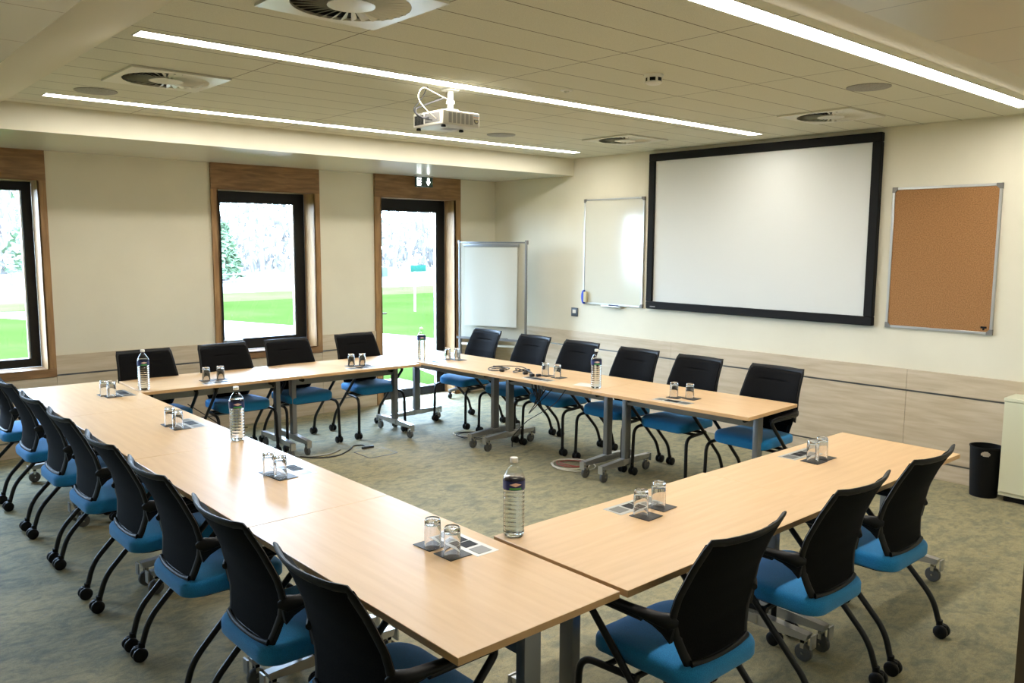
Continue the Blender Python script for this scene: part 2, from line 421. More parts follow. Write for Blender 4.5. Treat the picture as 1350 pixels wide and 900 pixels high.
window(1, OPEN[0], TR[0]); window(2, OPEN[1], TR[1], fw=.078, sash=False); window(3, OPEN[2], TR[2]); window(1, OPEN[3], TR[3], True)

# ------------------------------------------------------------------ outside
ZG = -.12
lawn = struct(MB().box(-40, 60, TW, 60, ZG-.2, ZG).build('lawn', M['lawn']))
def ribbon(name, pts, w, m, z):
    mb = MB(); L = []; R = []
    for i, p in enumerate(pts):
        p = Vector(p); q = Vector(pts[min(i+1, len(pts)-1)])-Vector(pts[max(i-1, 0)]); q.normalize(); nn = Vector((-q.y, q.x))
        ww = w[i] if isinstance(w, list) else w
        L.append(p+nn*ww/2); R.append(p-nn*ww/2)
    mb.rings([[(a.x, a.y, ZG-.05), (c.x, c.y, ZG-.05), (c.x, c.y, z), (a.x, a.y, z)] for a, c in zip(L, R)])
    return struct(mb.build(name, m))
ribbon('path_1', [(-9, 19.5), (-4, 18.6), (-2, 17.6), (0.3, 12.5), (1.1, 9.6), (2.0, 6.0), (2.1, 3.2), (1.6, .5)], [1.8, 1.8, 1.9, 2.3, 2.6, 2.6, 2.6, 3.0], M['path'], ZG+.012)
ribbon('path_2', [(-14, 22), (-4, 22.6), (1, 23.2), (5, 24)], [1.0]*4, M['path'], ZG+.011)
struct(MB().box(-2.3, -.2, TW, 2.0, ZG-.02, ZG+.02).build('path_3', M['path']))
struct(MB().box(-30, 60, 23.5, 58, ZG-.05, ZG+.015).build('field', M['fade_far']))
M['fade_mid'] = mat('painted_fade_grass', lin(150, 160, 80), .9, spec=0, nodes=noise_col([(.3, (.034, .042, .013, 1)), (.7, (.046, .050, .020, 1))], scale=(.4, .4, 1), ns=1.5))  # mid step of the lawn's fade to white, painted as paler grass
struct(MB().box(-30, 60, 19.0, 23.5, ZG-.05, ZG+.006).build('lawn_fade_strip', M['fade_mid']))  # strip added between lawn and field to carry the painted fade
# sign on a post
sp = thing('direction_sign', (7.12, 12, ZG), 0, 'green direction sign on a thin white post standing on the lawn', 'sign')
MB().tube([(0, 0, 0), (0, 0, 1.42)], .03, 10).build('post', M['white_metal'], sp)
MB().box(-.16, .38, -.05, -.03, 1.17, 1.36, .005).build('sign_panel', M['sign_green'], sp)
sp = thing('notice_board', (7.0, 14, ZG), 0, 'small pale blue notice board beyond the green direction sign', 'sign')
MB().tube([(0, 0, 0), (0, 0, 1.2)], .03, 8).build('post', M['bark'], sp)
MB().box(-.05, .45, -.05, -.02, .95, 1.25, .005).build('board_panel', mat('teal_board', (.05, .062, .062, 1), .6, spec=0), sp)
# field fence
fe = thing('field_fence', (0, 27, ZG), 0, 'low post and rail fence along the far edge of the lawn', 'fence')
mb = MB()
for z in (.3, .6): mb.box(-14, 30, -.015, .015, z-.025, z+.025)
mb.build('rails', M['bark'], fe)
mb = MB()
for i in range(23): mb.box(-14+2*i-.03, -14+2*i+.03, -.04, .04, 0, .68)
mb.build('posts', M['bark'], fe)

def bare_tree(seed):
    rnd = random.Random(seed); mb = MB(); tw = MB()
    def branch(p, d, L, r, lev):
        q = p+d*L; mid = p+d*L*.5+Vector((rnd.uniform(-1, 1), rnd.uniform(-1, 1), 0))*L*.06
        (mb if lev < 3 else tw).tube([p, mid, q], [r*.42, r*.34, r*.26], 5 if lev < 3 else 3)
        if lev >= 5: return
        for k in range(3 if lev < 4 else 4):
            t = rnd.uniform(.45, 1); a = rnd.uniform(0, 2*PI); sp_ = rnd.uniform(.35, .8)
            nd = (d+Vector((math.cos(a), math.sin(a), rnd.uniform(-.1, .5)))*sp_).normalized()
            branch(p+d*L*t, nd, L*rnd.uniform(.55, .75), r*.5, lev+1)
    branch(Vector((0, 0, 0)), Vector((0, 0, 1)), 4.2, .22, 0)
    e = thing('bare_tree', (0, 0, 0), 0, 'tree', 'tree', 'leafless trees in the wood beyond the field')
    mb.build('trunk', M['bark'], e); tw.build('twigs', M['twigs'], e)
    return e
protos = [bare_tree(s) for s in (1, 2, 3)]
k = 0
for row in range(3):
    for i in range(14):
        x = -13+i*3.4+row*1.2+random.uniform(-.9, .9); y = 33+row*5.5+random.uniform(-1.2, 1.2)
        src = protos[k % 3]; e = src if k < 3 else copy_tree(src)
        e.location = (x, y, ZG); e.rotation_euler = (0, 0, random.uniform(0, 6)); s_ = random.uniform(1.0, 1.5); e.scale = (s_, s_, s_)
        e['label'] = 'leafless grey tree in the wood beyond the fenced field'; k += 1
hedge = MB()
rnd = random.Random(5)
for i in range(5200):
    x = rnd.uniform(-16, 36); y = rnd.uniform(44, 49); h = rnd.random()**1.3*5.0
    a = rnd.uniform(0, PI); sz = rnd.uniform(.15, .5)
    dx, dy = math.cos(a)*sz*.5, math.sin(a)*sz*.5
    hedge.poly([(x-dx, y-dy, ZG+h), (x+dx, y+dy, ZG+h*1.0), (x+dx*.2, y+dy*.2, ZG+h+sz*1.6)])
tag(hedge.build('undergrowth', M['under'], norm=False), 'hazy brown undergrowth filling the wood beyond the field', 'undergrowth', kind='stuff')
def evergreen(x, y, h, wd, lab):
    e = thing('evergreen_tree', (x, y, ZG), 0, lab, 'tree')
    MB().tube([(0, 0, 0), (0, 0, h*.8)], [.18, .06], 6).build('trunk', M['bark'], e)
    f = MB(); r_ = random.Random(int(x*10))
    for i in range(1500):
        t = r_.random(); z = h*(.12+.88*t); R_ = wd*(1-t)**.7*math.sqrt(r_.random()); a = r_.uniform(0, 2*PI)
        c = Vector((R_*math.cos(a), R_*math.sin(a), z)); s_ = r_.uniform(.1, .3)
        d1 = Vector((r_.uniform(-1, 1), r_.uniform(-1, 1), r_.uniform(-.6, .6))).normalized()*s_; d2 = Vector((r_.uniform(-1, 1), r_.uniform(-1, 1), -.4)).normalized()*s_
        f.poly([c-d1, c+d2, c+d1])
    f.build('foliage', M['needles'], e, norm=False)
evergreen(9.75, 32.0, 2.9, .8, 'green evergreen tree in front of the bare wood, seen through the middle window')
evergreen(1.3, 30, 6.5, 1.6, 'green evergreen tree in front of the bare wood, seen through the left window')

# ------------------------------------------------------------------ tables
def frame_tbl(L, D, feet, inset_side, label, box_x, first_box_side=1):
    """local: x along length 0..L, y across 0..D (y=0 = inner side), z up"""
    pass
def make_table(loc, rz, L, D, feet, box_x, label, group, mirror=1):
    e = thing('folding_table', loc, rz, label, 'table', group)
    y0, y1 = (0, D*mirror)
    ya, yb = min(y0, y1), max(y0, y1); yc = (ya+yb)/2
    t = MB(); t.box(.001, L-.001, ya, yb, .7145, .74, .0015, 1); t.mi = 1
    o = t.build('tabletop', [M['beech'], M['beech_edge']], e)
    for p in o.data.polygons:
        if abs(p.normal.z) < .5: p.material_index = 1
    MB().box(feet[0]+.0225, feet[1]-.0225, yc-.025, yc+.025, .600, .675, .004).build('rail', M['post'], e)
    for fx in feet:
        lg = MB().box(fx-.022, fx+.022, yc-.036, yc+.036, .10, .7135, .006).build('leg', M['post'], e)
        # slim channel lines on the post are part of its shape
        f = MB(); f.box(fx-.026, fx+.026, yc-.05, yc+.05, .10, .147, .004)
        for sgn in (-1, 1):
            pr = [(yc+sgn*.03, .095), (yc+sgn*.30, .108), (yc+sgn*.31, .138), (yc+sgn*.03, .152)]
            f.prism(pr, fx-.022, fx+.022, 'YZ')
            f.box(fx-.022, fx+.022, yc+sgn*.322, yc+sgn*.330, .075, .138)
        f.build('foot', M['silver'], lg)
        for sgn in (-1, 1):
            c = MB(); cy = yc+sgn*.282; dx = .0
            c.lathe([(.014, -.014), (.038, -.013), (.042, -.007), (.042, .007), (.038, .013), (.014, .014)], 20, (fx+dx, cy, .042), axis='X')
            c.mi = 1
            c.box(fx+dx-.019, fx+dx-.016, cy-.009, cy+.009, .066, .104).box(fx+dx+.016, fx+dx+.019, cy-.009, cy+.009, .066, .104).box(fx+dx-.019, fx+dx+.019, cy-.009, cy+.009, .092, .104)
            c.lathe([(.006, -.020), (.006, .020)], 10, (fx+dx, cy, .042), axis='X')
            c.build('caster', [M['grey_rubber'], M['chrome']], lg)
        s_ = 1 if fx < L/2 else -1
        MB().box(fx+s_*.024, fx+s_*.10, yc-.05, yc+.05, .66, .714, .006).lathe([(.018, yc-.07), (.018, yc+.07)], 12, (fx+s_*.07, 0, .65), axis='Y').build('hinge_bracket', M['black_plastic'], e)
    if box_x is not None:
        m_ = mirror; by0, by1 = .062*m_, .168*m_
        lo, hi = min(by0, by1), max(by0, by1)
        pb = MB().box(box_x-.155, box_x+.155, lo, hi, .7395, .7412, .0005, 1)
        pb = pb.build('power_socket_box', M['alu'], e)
        s_ = MB()
        for k in range(2):
            s_.box(box_x-.06+k*.062, box_x-.004+k*.062, lo+.022, hi-.022, .7405, .7425, .001, 1)
        s_.build('socket', M['dark'], pb)
        MB().box(box_x+.075, box_x+.14, lo+.02, hi-.02, .7405, .7424, .001, 1).build('data_port_plate', M['strip'], pb)
        MB().box(box_x-.14, box_x-.075, lo+.02, hi-.02, .7405, .7424, .001, 1).build('data_port_plate', M['strip'], pb)
    return e
GT = 'beech folding tables set in a hollow square'
# left row (length along -y ... use rz=-90: local x -> -y ; local y -> +x)
LR = [(-.86, -2.24, 'farthest'), (-2.24, -3.65, 'third from the near corner'), (-3.65, -5.06, 'second from the near corner'), (-5.06, -6.475, 'nearest')]
LLAB = ['beech table at the far window end of the left row', 'beech table in the left row with a water bottle on its inner edge',
        'beech table in the left row joined to the far side of the near corner table', 'beech table forming the near corner, running to the front left']
for (ya, yb_, nm), lab in zip(LR, LLAB):
    L = ya-yb_; sx = -4.965
    feet = (.08, L-.08)
    make_table((sx, ya, 0), -PI/2, L, .69, feet, L/2, lab, GT, mirror=-1)
# right front row: along +x, inner side = +y
make_table((-4.943, -5.79, 0), 0, 1.413, .70, (.085, 1.338), .735, 'beech table at the front right joined to the near corner table', GT, mirror=-1)
make_table((-3.53, -5.80, 0), -.008, 1.43, .695, (.075, 1.33), .735, 'beech table at the right end of the front row, beside the bin', GT, mirror=-1)
# back row, rotated -2.4 deg ; inner side = -y
a_ = math.radians(-2.45)
bo = Vector((-4.962, -1.612, 0)); bu = Vector((math.cos(a_), math.sin(a_), 0))
make_table(bo, a_, 1.325, .735, (.08, 1.25), .66, 'beech table in the window row, next to the left corner bottle', GT)
make_table(bo+bu*1.327, a_, 1.235, .735, (.075, 1.155), .66, 'beech table in the window row, in front of the glass door', GT)
# screen row, along -y rotated
sa = -PI/2+math.radians(3.05)
so = Vector((-2.388, -1.0, 0)); su = Vector((math.cos(sa), math.sin(sa), 0))
SL = [(0, 1.435, (.13, 1.335)), (1.437, 1.37, (.10, 1.27)), (2.809, 1.385, (.09, 1.265))]
SLAB = ['beech table at the window end of the row facing the screen', 'middle beech table of the row facing the screen, with coiled black cables on it', 'beech table at the near free end of the row facing the screen']
for (d, L, ft), lab in zip(SL, SLAB):
    make_table(so+su*d, sa, L, .70, ft, L/2, lab, GT, mirror=1)

# ------------------------------------------------------------------ chairs (local +y forward, origin between casters)
def interp(tab, z):
    for (z0, a), (z1, c) in zip(tab, tab[1:]):
        if z <= z1:
            t = (z-z0)/(z1-z0); t = max(0, min(1, t)); return a+(c-a)*t
    return tab[-1][1]
HW = [(.480, .156), (.492, .174), (.51, .184), (.66, .249), (.69, .255), (.80, .242), (.90, .233), (.965, .228)]
YC = [(.480, -.186), (.53, -.174), (.60, -.166), (.68, -.178), (.76, -.205), (.86, -.255), (.965, -.318)]
CC = [(.480, .012), (.60, .022), (.75, .038), (.965, .050)]
def back_pt(u, z, off=0, sc=1):
    x = (u*2-1); hw = interp(HW, z)*sc
    return Vector((x*hw, interp(YC, z)+interp(CC, z)*x*x*sc*sc+off, z))
def make_chair():
    e = thing('conference_chair', (0, 0, 0), 0, 'x', 'chair', 'blue and black conference chairs around the tables')
    # seat
    def outline(inset, z, n=9):
        hx, y0, y1, r = .238-inset, -.215+inset, .235-inset, .085
        pts = []
        for cx, cy, a0 in ((hx-r, y1-r, 0), (-hx+r, y1-r, 90), (-hx*.94+r, y0+r, 180), (hx*.94-r, y0+r, 270)):
            for k in range(n+1):
                a = math.radians(a0+90*k/n); x = cx+r*math.cos(a); y = cy+r*math.sin(a)
                pts.append((x, y, z-.018*max(0, (y-.10)/.13)**2-.012*max(0, (-y-.0)/.2)))
        return pts
    s = MB().rings([outline(.030, .438), outline(.004, .443), outline(0, .452), outline(0, .487), outline(.003, .497), outline(.011, .505), outline(.024, .509), outline(.06, .511), outline(.11, .509)])
    seat = s.build('seat', M['blue'], e, ang=60)
    MB().rings([outline(.06, .424), outline(.03, .428), outline(.03, .441)]).build('seat_pan', M['black_plastic'], seat)
    # back shell
    sh = MB().slab(lambda u, v, k: back_pt(u, .490+(.958-.490)*v, -.006 if k == 0 else .006, .985), 12, 22)
    sh.build('backrest', M['mesh'], e, ang=60)
    # front pad
    def pad(u, v, k):
        z = .56+(.948-.56)*v
        o = .007 if k == 0 else .026-.012*max(0, abs(2*u-1)-.8)/.2-.010*max(0, abs(2*v-1)-.92)/.08
        if k == 1:
            for zz in (.605, .87):
                if abs(u-.5) < .27: o -= .009*math.exp(-((z-zz)/.006)**2)
        return back_pt(u, z, o, .93)
    MB().slab(pad, 14, 60).build('back_cushion', M['pad'], e, ang=60)
    # rim
    n = 20; zz = [.487+(.962-.487)*i/n for i in range(n+1)]
    kx = .93
    loop = [back_pt(.5-.5*kx, z) for z in zz]+[back_pt(.5+(i/8-.5)*kx, .957) for i in range(1, 8)]+[back_pt(.5+.5*kx, z) for z in zz[::-1]]+[back_pt(.5+(.5-i/5)*kx, .490) for i in range(1, 5)]
    MB().tube(loop, .019, 10, closed=True, flat=.42, upv=(0, 1, 0)).build('back_frame', M['black_plastic'], e, ang=60)
    lip = [back_pt(.5+(i/10-.5)*.93, .494+.010*abs(i/5-1)**4, -.009) for i in range(11)]
    MB().tube(lip, .010, 8, flat=1.3).build('lower_rim', M['black_plastic'], e, ang=60)
    for sx in (-1, 1):
        # armrest
        pts = [(sx*.228, -.165, .660), (sx*.246, -.145, .664), (sx*.259, -.09, .669), (sx*.264, .02, .670), (sx*.261, .13, .672), (sx*.256, .205, .664), (sx*.254, .222, .650)]
        ar = MB()
        side = [(-.146, .590), (-.156, .640), (-.156, .688), (-.13, .690), (-.10, .683), (.03, .680), (.03, .660), (-.03, .655), (-.085, .640), (-.120, .618)]
        ax = lambda y: .236+.028*min(1, max(0, (y+.156)/.10))
        ar.rings([[(sx*(ax(y)+o), y, z) for (y, z) in side] for o in (-.010, .008)])
        ar.tube([Vector(p) for p in pts], [.010, .020, .024, .025, .024, .022, .012], 12, flat=[1.2, 1.5, .85, .5, .45, .45, .5]).build('armrest', M['black_plastic'], e, ang=60)
        # rear leg: arm loop, diagonal, bend, down
        rl = MB().tube([(sx*.262, -.04, .652), (sx*.262, .235, .652), (sx*.262, -.215, .185), (sx*.268, -.25, .062)], .0135, 10, fil=[.055, .07])
        rl = rl.build('leg', M['black_metal'], e, ang=60)
        fl = MB().tube([(sx*.268, .25, .062), (sx*.262, .243, .405), (sx*.250, -.02, .416)], .0135, 10, fil=.07)
        fl = fl.build('leg', M['black_metal'], e, ang=60)
        for lg, y, dr in ((rl, -.25, -1), (fl, .25, 1)):
            c = MB(); x = sx*.268; yy = y-.012
            for d in (-.0175, .0175):
                c.lathe([(.008, -.0105), (.029, -.0105), (.033, -.006), (.033, .006), (.029, .0105), (.008, .0105)], 18, (x+d, yy, .033), axis='X')
            c.box(x-.008, x+.008, yy-.02, yy+.024, .026, .066, .004).tube([(x, y, .058), (x, y, .085)], .0155, 10)
            c.build('caster', M['black_plastic'], lg, ang=50)
    MB().tube([(-.25, -.0, .412), (.25, -.0, .412)], .0115, 8).tube([(-.25, .12, .414), (.25, .12, .414)], .0115, 8).build('stretcher', M['black_metal'], e)
    return e
chair0 = make_chair(); first = [True]
def chair(x, y, rz, label):
    c = chair0 if first[0] else copy_tree(chair0); first[0] = False
    place(c, x, y, 0, rz, label)
LY = [-6.10, -5.43, -4.69, -4.03, -3.28, -2.61, -1.88, -1.125]
ORD = ['nearest the camera', 'second from the camera', 'third from the camera', 'fourth from the camera', 'fifth from the camera', 'sixth from the camera', 'second from the window wall', 'nearest the window wall']
for y, w_ in zip(LY, ORD): chair(-5.637, y, -PI/2, 'blue and black chair along the left row, '+w_)
for x, w_ in zip([-4.65, -3.83, -3.15], ['nearest the table corner', 'in the middle of the three', 'nearest the bin']):
    chair(x, -6.487, 0, 'blue and black chair at the front right tables, '+w_)
for x, w_ in zip([-4.69, -4.00, -3.37, -2.62], ['behind the bottle at the left corner', 'under the left edge of the middle window', 'under the right edge of the middle window', 'beside the glass door']):
    chair(x, -1.115, PI+.0, 'blue and black chair in the window row, '+w_)
for y, w_ in zip([-1.42, -2.17, -2.82, -3.52, -4.17, -4.88], ['in front of the flip chart', 'behind the coiled cables', 'just left of its bottle', 'just right of its bottle', 'second from the free table end', 'at the free table end']):
    chair(-1.58, y, PI/2, 'blue and black chair in front of the screen wall, '+w_)

# ------------------------------------------------------------------ things on tables
def tumbler(): # upside down, heavy base on top
    e = MB().lathe([(.0325, 0), (.0325, .088), (.0318, .112), (.029, .1165), (.0, .1168+.0)][:4], 28, cap0=False, cap1=False)
    prof_o = [(.0315, .0), (.0325, .004), (.0318, .080), (.0305, .108), (.0275, .114)]
    prof_i = [(.020, .100), (.0255, .097), (.0285, .088), (.0298, .05), (.0300, .0)]
    e = MB(); rs = []
    for r, z in prof_o+[(.0008, .1145)]: rs.append((r, z))
    ins = [(.0008, .098)]+prof_i
    e.lathe(rs+ins[::1], 28, cap0=False, cap1=False, loop=True)
    o = e.build('tumbler', M['glass'], ang=50)
    return tag(o, 'x', 'glass', 'upturned tumblers on coasters')
tum0 = tumbler(); tf = [True]
co0 = tag(MB().box(-.052, .052, -.052, .052, 0, .003, .001, 1).build('coaster', M['coaster']), 'x', 'coaster', 'dark square coasters beside the power boxes')
cf = [True]
TZ = .7402
def pair(gs, ctrs, rz, where, words=('nearer', 'farther')):
    for (gx, gy), w_ in zip(gs, words):
        g = tum0 if tf[0] else tum0.copy()
        if not tf[0]: COL.objects.link(g)
        tf[0] = False
        g.location = (gx, gy, TZ+.0032); g.rotation_euler = (0, 0, random.random()); g['label'] = 'upturned clear tumbler on %s, %s one' % (where, w_)
    for (cx, cy), w_ in zip(ctrs, words):
        c = co0 if cf[0] else co0.copy()
        if not cf[0]: COL.objects.link(c)
        cf[0] = False
        c.location = (cx, cy, TZ); c.rotation_euler = (0, 0, rz+random.uniform(-.04, .04)); c['label'] = 'dark square coaster on %s, %s one' % (where, w_)
pair([(-5.205, -5.861), (-5.205, -5.739)], [(-5.187, -5.842), (-5.190, -5.712)], 0, 'the near corner table')
pair([(-5.212, -4.475), (-5.228, -4.385)], [(-5.195, -4.475), (-5.20, -4.365)], .05, 'the second table of the left row')
pair([(-5.203, -3.055), (-5.203, -2.92)], [(-5.185, -3.045), (-5.195, -2.915)], 0, 'the third table of the left row')
pair([(-5.192, -1.665), (-5.218, -1.58)], [(-5.18, -1.655), (-5.20, -1.545)], 0, 'the far left corner table')
pair([(-4.307, -6.02), (-4.155, -5.995)], [(-4.29, -6.035), (-4.145, -6.00)], .03, 'the front right table near the corner', ('left', 'right'))
pair([(-2.897, -6.045), (-2.80, -6.045)], [(-2.892, -6.05), (-2.780, -6.045)], 0, 'the front row table by the bin', ('left', 'right'))
pair([(-4.372, -1.398), (-4.25, -1.40)], [(-4.365, -1.40), (-4.25, -1.405)], -.04, 'the left window row table', ('left', 'right'))
pair([(-3.0, -1.43), (-2.905, -1.47)], [(-3.0, -1.44), (-2.89, -1.47)], -.04, 'the window row table by the door', ('left', 'right'))
pair([(-2.02, -1.64), (-1.965, -1.725)], [(-2.01, -1.65), (-1.965, -1.765)], .05, 'the table by the glass door', ('left', 'right'))
pair([(-1.985, -3.02), (-1.99, -3.175)], [(-1.98, -3.03), (-1.975, -3.18)], .05, 'the table with the coiled cables', ('left', 'right'))
pair([(-1.955, -4.40), (-1.905, -4.51)], [(-1.95, -4.41), (-1.90, -4.525)], .05, 'the free end table facing the screen', ('left', 'right'))

def bottle():
    e = thing('water_bottle', (0, 0, 0), 0, 'x', 'bottle', '1.5 litre water bottles on the tables')
    def R(z): # radius profile
        if z < .012: return .036+.006*(z/.012)
        if z < .195:
            return .0430+.0012*math.cos((z-.02)/.0172*2*PI)
        if z < .240: return .0438
        if z < .285:
            t = (z-.240)/.045; return .0438*(1-t)**.75*1.0+.0145*(1-(1-t)**.75)
        return .0140
    zs = [i*.0035 for i in range(0, 87)]
    body = MB().lathe([(R(z), z) for z in zs], 32, cap0=True, cap1=True).build('body', M['pet'], e, ang=70)
    wz = [.003+i*.0035 for i in range(0, 70)]
    MB().lathe([(R(z)-.0022, z) for z in wz], 32).build('water', M['water'], e, ang=70)
    lb = MB(); lb.lathe([(.0446, .196), (.0446, .232)], 32, cap0=False, cap1=False)
    lb = lb.build('label', M['label'], e, ang=70)
    def patch(a0, a1, z0, z1, r, diamond=False):
        m = MB(); n = 8; rows = []
        for k in range(n+1):
            a = a0+(a1-a0)*k/n; h = (1-abs(2*k/n-1)) if diamond else 1
            zc = (z0+z1)/2; hh = (z1-z0)/2*max(h, .05)
            rows.append([(r*math.cos(a), r*math.sin(a), zc-hh), (r*math.cos(a), r*math.sin(a), zc+hh)])
        for p, q in zip(rows, rows[1:]): m.poly([p[0], q[0], q[1], p[1]])
        return m
    patch(-.55, .55, .211, .227, .0449, True).build('label_emblem', M['label_pink'], lb)
    patch(-.55, .55, .198, .207, .0449).build('label_band', M['label_green'], lb)
    MB().lathe([(.0155, .300), (.0162, .302), (.0162, .316), (.0150, .319)], 24).build('cap', M['white'], e)
    return e
b0 = bottle()
BL = [(-4.877, -5.838, 'large water bottle at the near corner where the front tables meet'),
      (-5.042, -3.575, 'large water bottle on the inner edge of the left row'),
      (-4.905, -1.50, 'large water bottle at the far left corner of the tables'),
      (-2.215, -1.465, 'large water bottle in front of the glass door'),
      (-2.116, -3.745, 'large water bottle beside the white sheet on the row facing the screen')]
for i, (x, y, lab) in enumerate(BL):
    c = b0 if i == 0 else copy_tree(b0)
    place(c, x, y, TZ, math.atan2(-8.2-y, -7.0-x)+.15, lab)
# loose sheet
tag(MB().box(-.075, .075, -.105, .105, 0, .0008).build('paper_sheet', M['paper'], loc=(-2.13, -3.62, TZ)), 'white sheet of paper on the table next to a water bottle', 'paper').rotation_euler = (0, 0, .25)
bpy.data.objects['paper_sheet'].location = (-2.06, -3.60, TZ)

# cables on the table
def loops(cx, cy, z, R_, n, seed, stretch=1.4, rise=.03):
    r_ = random.Random(seed); pts = []
    for i in range(n*14):
        a = 2*PI*i/14; rr = R_*(1+.18*math.sin(a*.37+seed)+r_.uniform(-.05, .05))
        pts.append(Vector((cx+rr*math.cos(a), cy+rr*stretch*math.sin(a), z+.006+rise*(.5+.5*math.sin(a*1.3+seed))*(.4+.6*i/(n*14)))))
    return pts
c = thing('cable_bundle', (0, 0, 0), 0, 'tangle of coiled black cables on the row facing the screen', 'cable')
cb = MB(); cb.tube(loops(-2.10, -2.53, TZ, .075, 2, 1), .0045, 6); cb.tube(loops(-2.04, -2.78, TZ, .07, 2, 2, 1.3, .05), .0045, 6)
cb.tube(fillet([Vector(p) for p in [(-2.10, -2.44, TZ+.03), (-2.07, -2.62, TZ+.05), (-2.03, -2.78, TZ+.055), (-2.08, -2.93, TZ+.03), (-2.10, -3.0, TZ+.015)]], .06), .0045, 6)
cb.build('cable_loops', M['cable_b'], c)
pl = MB()
for (x, y, a) in ((-2.13, -2.60, .3), (-2.08, -2.86, 1.2), (-2.11, -2.98, 1.6), (-2.07, -3.02, 1.5)):
    pl.box(x-.014, x+.014, y-.022, y+.022, TZ+.001, TZ+.024, .005, at=Matrix.Translation((x, y, 0)) @ Matrix.Rotation(a, 4, 'Z') @ Matrix.Translation((-x, -y, 0)))
pl.build('plug', M['cable_b'], c)
c = MB()
for (dx, r_, k) in ((0, .012, 0), (.03, .006, 1), (-.03, .005, 2), (.07, .004, 3)):
    c.tube([(-2.05+dx*.3, -2.95-dx, .71), (-2.04+dx*.4, -2.96-dx, .60), (-2.03-dx, -2.98+dx, .50-.04*k), (-2.02+dx, -3.0-dx, .62)], r_, 6, fil=.05)
c.tube([(-2.0, -3.32, .69), (-2.02, -3.2, .53), (-2.0, -3.05, .44), (-2.0, -2.8, .30), (-2.02, -2.62, .12), (-2.0, -2.60, .02)], .004, 6, fil=.06)
tag(c.build('hanging_cables', M['cable_b']), 'black cables hanging under the table with the coiled cables', 'cable')

def floor_cable(name, pts, r, m, label, fil=.08):
    o = MB().tube([Vector((p[0], p[1], p[2] if len(p) > 2 else r)) for p in pts], r, 6, fil=fil).build(name, m)
    return tag(o, label, 'cable')
floor_cable('floor_cable', [(-3.95, -1.28), (-3.70, -1.50), (-3.54, -1.76), (-3.36, -1.80), (-3.18, -1.68), (-3.06, -1.55), (-2.98, -1.60), (-3.02, -1.69)], .006, M['cable_b'], 'black cable snaking over the carpet to the floor socket')
floor_cable('floor_cable', [(-3.90, -1.34), (-3.66, -1.58), (-3.52, -1.70), (-3.36, -1.69), (-3.25, -1.62)], .008, M['cable_g'], 'pale grey cable running beside the black one on the carpet')
h = thing('floor_socket', (-3.04, -1.90, 0), 0, 'flush floor socket hatch with dark edges in the carpet', 'socket')
mh = MB()
for q in ((-.15, -.14, -.13, .13), (.14, .15, -.13, .13), (-.14, .14, -.14, -.13), (-.14, .14, .13, .14)): mh.box(*q, 0, .003)
mh.build('hatch_rim', M['grey_rubber'], h); MB().box(-.14, .14, -.13, .13, 0, .002).build('hatch_lid', M['carpet'], h)
MB().box(-.03, .09, .17, .20, 0, .022, .004).build('plug_lead', M['cable_b'], h)
def coil(cx, cy, R_, n, seed, r, sq=1):
    return [(p.x, p.y, .004+r+abs(p.z)) for p in loops(cx, cy, 0, R_, n, seed, sq, .012)]
floor_cable('coiled_cable', coil(-2.0, -1.98, .13, 2, 3, .005, 1.2), .005, M['cable_b'], 'black cable coiled on the carpet under the row facing the screen', 0)
floor_cable('coiled_cable', coil(-1.98, -1.90, .16, 1, 4, .005, 1.1), .005, M['cable_w'], 'pale cable looped around the black coil by the table feet', 0)
floor_cable('coiled_cable', coil(-2.02, -3.40, .15, 2, 6, .005, 1.2), .005, M['cable_w'], 'white cable coiled under the near junction of the screen row', 0)
floor_cable('coiled_cable', coil(-1.98, -3.37, .12, 2, 8, .005, 1.2), .005, M['red'], 'red cable coiled inside the white one on the carpet', 0)
floor_cable('wall_cable', [(-4.05, -.06, .30), (-3.95, -.10, .22), (-3.80, -.12, .10), (-3.72, -.14, .012), (-3.5, -.2, .012)], .005, M['cable_b'], 'thin black cable drooping by the panelling below the middle window', .05)

# ------------------------------------------------------------------ wall things (right wall x=0)
def on_wall(name, label, cat): return thing(name, (0, 0, 0), 0, label, cat)
e = on_wall('projection_screen', 'large white projection screen in a wide black frame on the right wall', 'screen')
ya, yb_, za, zb = -5.013, -2.555, 1.216, 2.838; f = .078
fr = MB()
for q in ((ya, yb_, za, za+f), (ya, yb_, zb-f, zb), (ya, ya+f, za+f, zb-f), (yb_-f, yb_, za+f, zb-f)):
    fr.box(-.055, 0, *q, .006, 1)
fr.build('frame', M['velvet'], e)
MB().box(-.03, -.002, ya+f*.9, yb_-f*.9, za+f*.9, zb-f*.9).build('screen_fabric', M['screen'], e)
MB().box(-.0565, -.055, yb_-.13, yb_-.06, za+.018, za+.03).build('maker_badge', M['grey_cap'], e)

def framed(name, label, cat, ya, yb, za, zb, f, surf, dep=.022):
    e = on_wall(name, label, cat)
    fr = MB()
    for q in ((ya+f, yb-f, za, za+f), (ya+f, yb-f, zb-f, zb), (ya, ya+f, za+f, zb-f), (yb-f, yb, za+f, zb-f)): fr.box(-dep, 0, *q, .002, 1)
    fr.build('frame', M['alu'], e)
    MB().box(-dep+.007, 0, ya+f*.8, yb-f*.8, za+f*.8, zb-f*.8).build('panel', surf, e)
    for (y, sy) in ((ya, 1), (yb, -1)):
        for (z, sz) in ((za, 1), (zb, -1)):
            c = f*2.1; g = f
            MB().prism([(y, z), (y+sy*c, z), (y+sy*g, z+sz*g), (y, z+sz*c)] if False else [(y-sy*.002, z-sz*.002), (y+sy*c, z-sz*.002), (y+sy*c, z+sz*g*.9), (y+sy*g*.9, z+sz*c), (y-sy*.002, z+sz*c)], -dep-.003, 0, 'YZ').build('corner_cap', M['grey_cap'], e)
    return e
